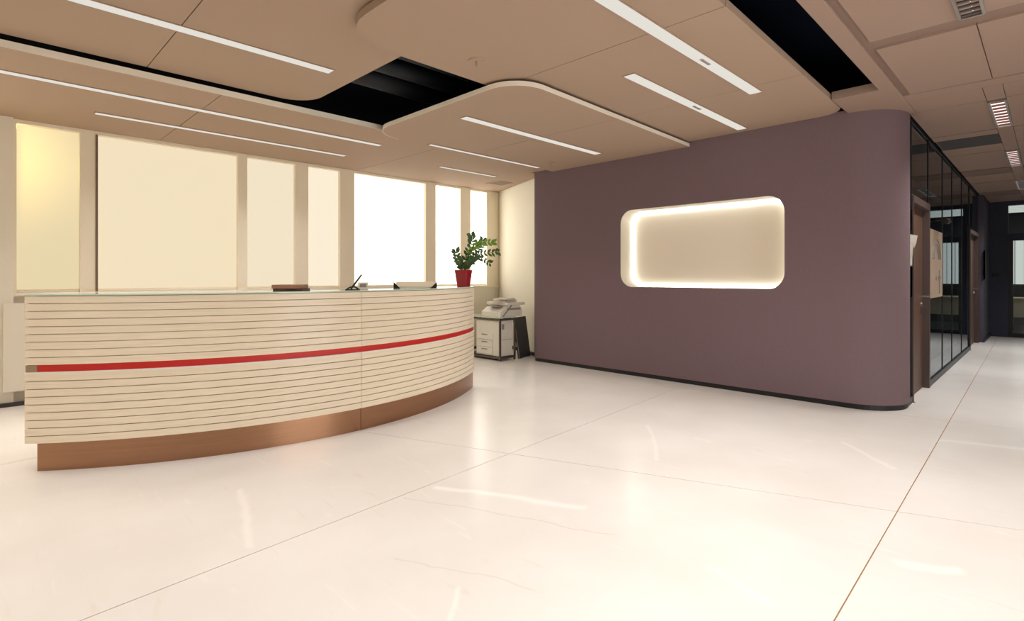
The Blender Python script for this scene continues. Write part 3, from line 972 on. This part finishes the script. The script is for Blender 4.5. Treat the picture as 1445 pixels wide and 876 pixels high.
Z0 = 0.165
frond([(-0.02, 0, Z0), (-0.05, -0.01, 0.27), (-0.085, -0.02, 0.39)], 7, 0.075, 0.036, M['leaf'])
frond([(-0.01, 0.02, Z0), (-0.03, 0.03, 0.24), (-0.07, 0.03, 0.31)], 6, 0.07, 0.036, M['leaf'])
frond([(0.0, 0.01, Z0), (0.04, 0.02, 0.36), (0.10, 0.03, 0.50), (0.085, 0.03, 0.57)], 10, 0.075, 0.036, M['leaf'])
frond([(0.01, 0.0, Z0), (0.07, 0.0, 0.38), (0.18, -0.02, 0.47), (0.33, -0.03, 0.485)], 11, 0.07, 0.034, M['leaf_light'], 0.7)
frond([(0.02, 0.0, Z0), (0.08, -0.03, 0.30), (0.20, -0.06, 0.36), (0.38, -0.08, 0.38)], 12, 0.07, 0.028, M['leaf'])
frond([(0.02, -0.01, Z0), (0.07, -0.05, 0.27), (0.17, -0.08, 0.32), (0.29, -0.1, 0.26)], 10, 0.06, 0.028, M['leaf'])
frond([(0.02, -0.02, Z0), (0.05, -0.05, 0.24), (0.10, -0.07, 0.29)], 7, 0.07, 0.036, M['leaf'])
frond([(0.0, 0.02, Z0), (0.10, 0.04, 0.36), (0.19, 0.05, 0.45), (0.21, 0.06, 0.52)], 9, 0.065, 0.03, M['leaf'])

# ------------------------------------------------------------------ printer table, printer, board
T = tag(empty('printer_table', (5.47, 5.72, 0)), 'steel tube table with a glass top under the printer by the white wall', 'table')
TW, TD, TH = 0.33, 0.80, 0.645
for x in (0, TW - 0.025):
    for y in (0, TD - 0.025):
        obj_box('leg', M['steel'], T, x, x + 0.025, y, y + 0.025, 0, TH - 0.012)
for z in (0.03, TH - 0.045):
    for x in (0, TW - 0.025):
        obj_box('rail', M['steel'], T, x, x + 0.025, 0.025, TD - 0.025, z, z + 0.022)
    for y in (0, TD - 0.025):
        obj_box('rail', M['steel'], T, 0.025, TW - 0.025, y, y + 0.025, z, z + 0.022)
obj_box('shelf', M['black'], T, 0.02, TW - 0.02, 0.02, TD - 0.02, 0.053, 0.06)
obj_box('table_top', M['glass_top'], T, -0.01, TW + 0.01, -0.01, TD + 0.01, TH - 0.012, TH)

C = tag(empty('drawer_unit', (5.50, 5.76, 0.0605)), 'white office cabinet with drawers standing inside the steel table', 'cabinet')
obj_box('body', M['printer'], C, 0.0, 0.27, 0, 0.52, 0, 0.53, bevel=0.006)
for k, (z0, z1) in enumerate(((0.02, 0.12), (0.13, 0.23), (0.24, 0.34))):
    dr = obj_box('drawer', M['printer'], C, -0.012, -0.001, 0.14, 0.50, z0, z1, bevel=0.003)
    obj_box('drawer_pull', M['printer_grey'], dr, -0.018, -0.012, 0.26, 0.38, z0 + 0.065, z0 + 0.08)
obj_box('side_handle', M['printer_grey'], C, 0.05, 0.09, -0.006, -0.001, 0.40, 0.48)
obj_box('side_seam', M['printer_grey'], C, 0.0, 0.27, -0.003, -0.0008, 0.245, 0.25)

PR = tag(empty('printer', (5.52, 5.74, TH)), 'white office printer with a sloping paper feeder on the glass table', 'printer')
bm = bmesh.new()
prof = [(0, 0), (0.46, 0), (0.46, 0.10), (0.40, 0.17), (0.16, 0.17), (0.0, 0.07)]
vv = [[bm.verts.new((x, y, z)) for x, z in prof] for y in (0.02, 0.44)]
for k in range(6): bm.faces.new((vv[0][k], vv[0][(k + 1) % 6], vv[1][(k + 1) % 6], vv[1][k]))
bm.faces.new(vv[0]); bm.faces.new(vv[1][::-1])
link('body', bm, M['printer'], PR)
obj_box('paper_slot', M['printer_grey'], PR, 0.14, 0.42, 0.014, 0.0195, 0.10, 0.13)
obj_box('scanner_lid', M['printer'], PR, 0.12, 0.50, 0.0, 0.46, 0.171, 0.215, bevel=0.006)
bm = bmesh.new(); tube(bm, [(0.04, 0.005, 0.012), (0.22, 0.005, 0.168)], 0.009, 8); link('support_arm', bm, M['printer_grey'], PR)
obj_box('control_panel', M['printer_grey'], PR, 0.02, 0.12, 0.1, 0.34, 0.15, 0.165)
PS = []
for k, (x, y, z, r, lab) in enumerate(((0.02, 0.05, 0.216, 0.12, 'lowest loose stack of white papers on the printer lid'), (0.05, 0.09, 0.2365, -0.2, 'middle loose stack of white papers on the printer lid'), (-0.02, 0.02, 0.257, 0.35, 'topmost tilted stack of white papers on the printer'))):
    s = tag(empty('paper_stack', (5.74 + x, 5.86 + y, TH + z), r), lab, 'papers', 'papers on the printer')
    for j in range(3):
        dx, dy = random.uniform(-.012, .012), random.uniform(-.012, .012)
        obj_box('sheaf', M['paper'], s, -0.15 + dx, 0.15 + dx, -0.105 + dy, 0.105 + dy, 0.0067 * j, 0.0067 * j + 0.006)

bd = tag(empty('leaning_board', (5.86, 5.73, 0)), 'charcoal flat board leaning against the printer table', 'board')
bm = bmesh.new()
c0 = Vector((0, 0, 0)); ux = Vector((0.385, 0.125, 0)); up = Vector((-0.045, 0.07, 0.62)); th_ = Vector((0.008, -0.022, 0.0))
q = [bm.verts.new(c0 + ux * a + up * b + th_ * c) for c in (0, 1) for b in (0, 1) for a in (0, 1)]
for i_ in ((0, 1, 3, 2), (4, 6, 7, 5), (0, 4, 5, 1), (2, 3, 7, 6), (0, 2, 6, 4), (1, 5, 7, 3)):
    bm.faces.new([q[k] for k in i_])
link('board', bm, M['charcoal'], bd)
bm = bmesh.new()
e0 = th_ * 1.02
for a_, b_ in (((0.004, 0.004), (0.004, 0.996)),):
    tube(bm, [c0 + ux * a_[0] + up * a_[1] + e0, c0 + ux * b_[0] + up * b_[1] + e0], 0.005, 6)
link('edge_trim', bm, M['printer_grey'], bd)
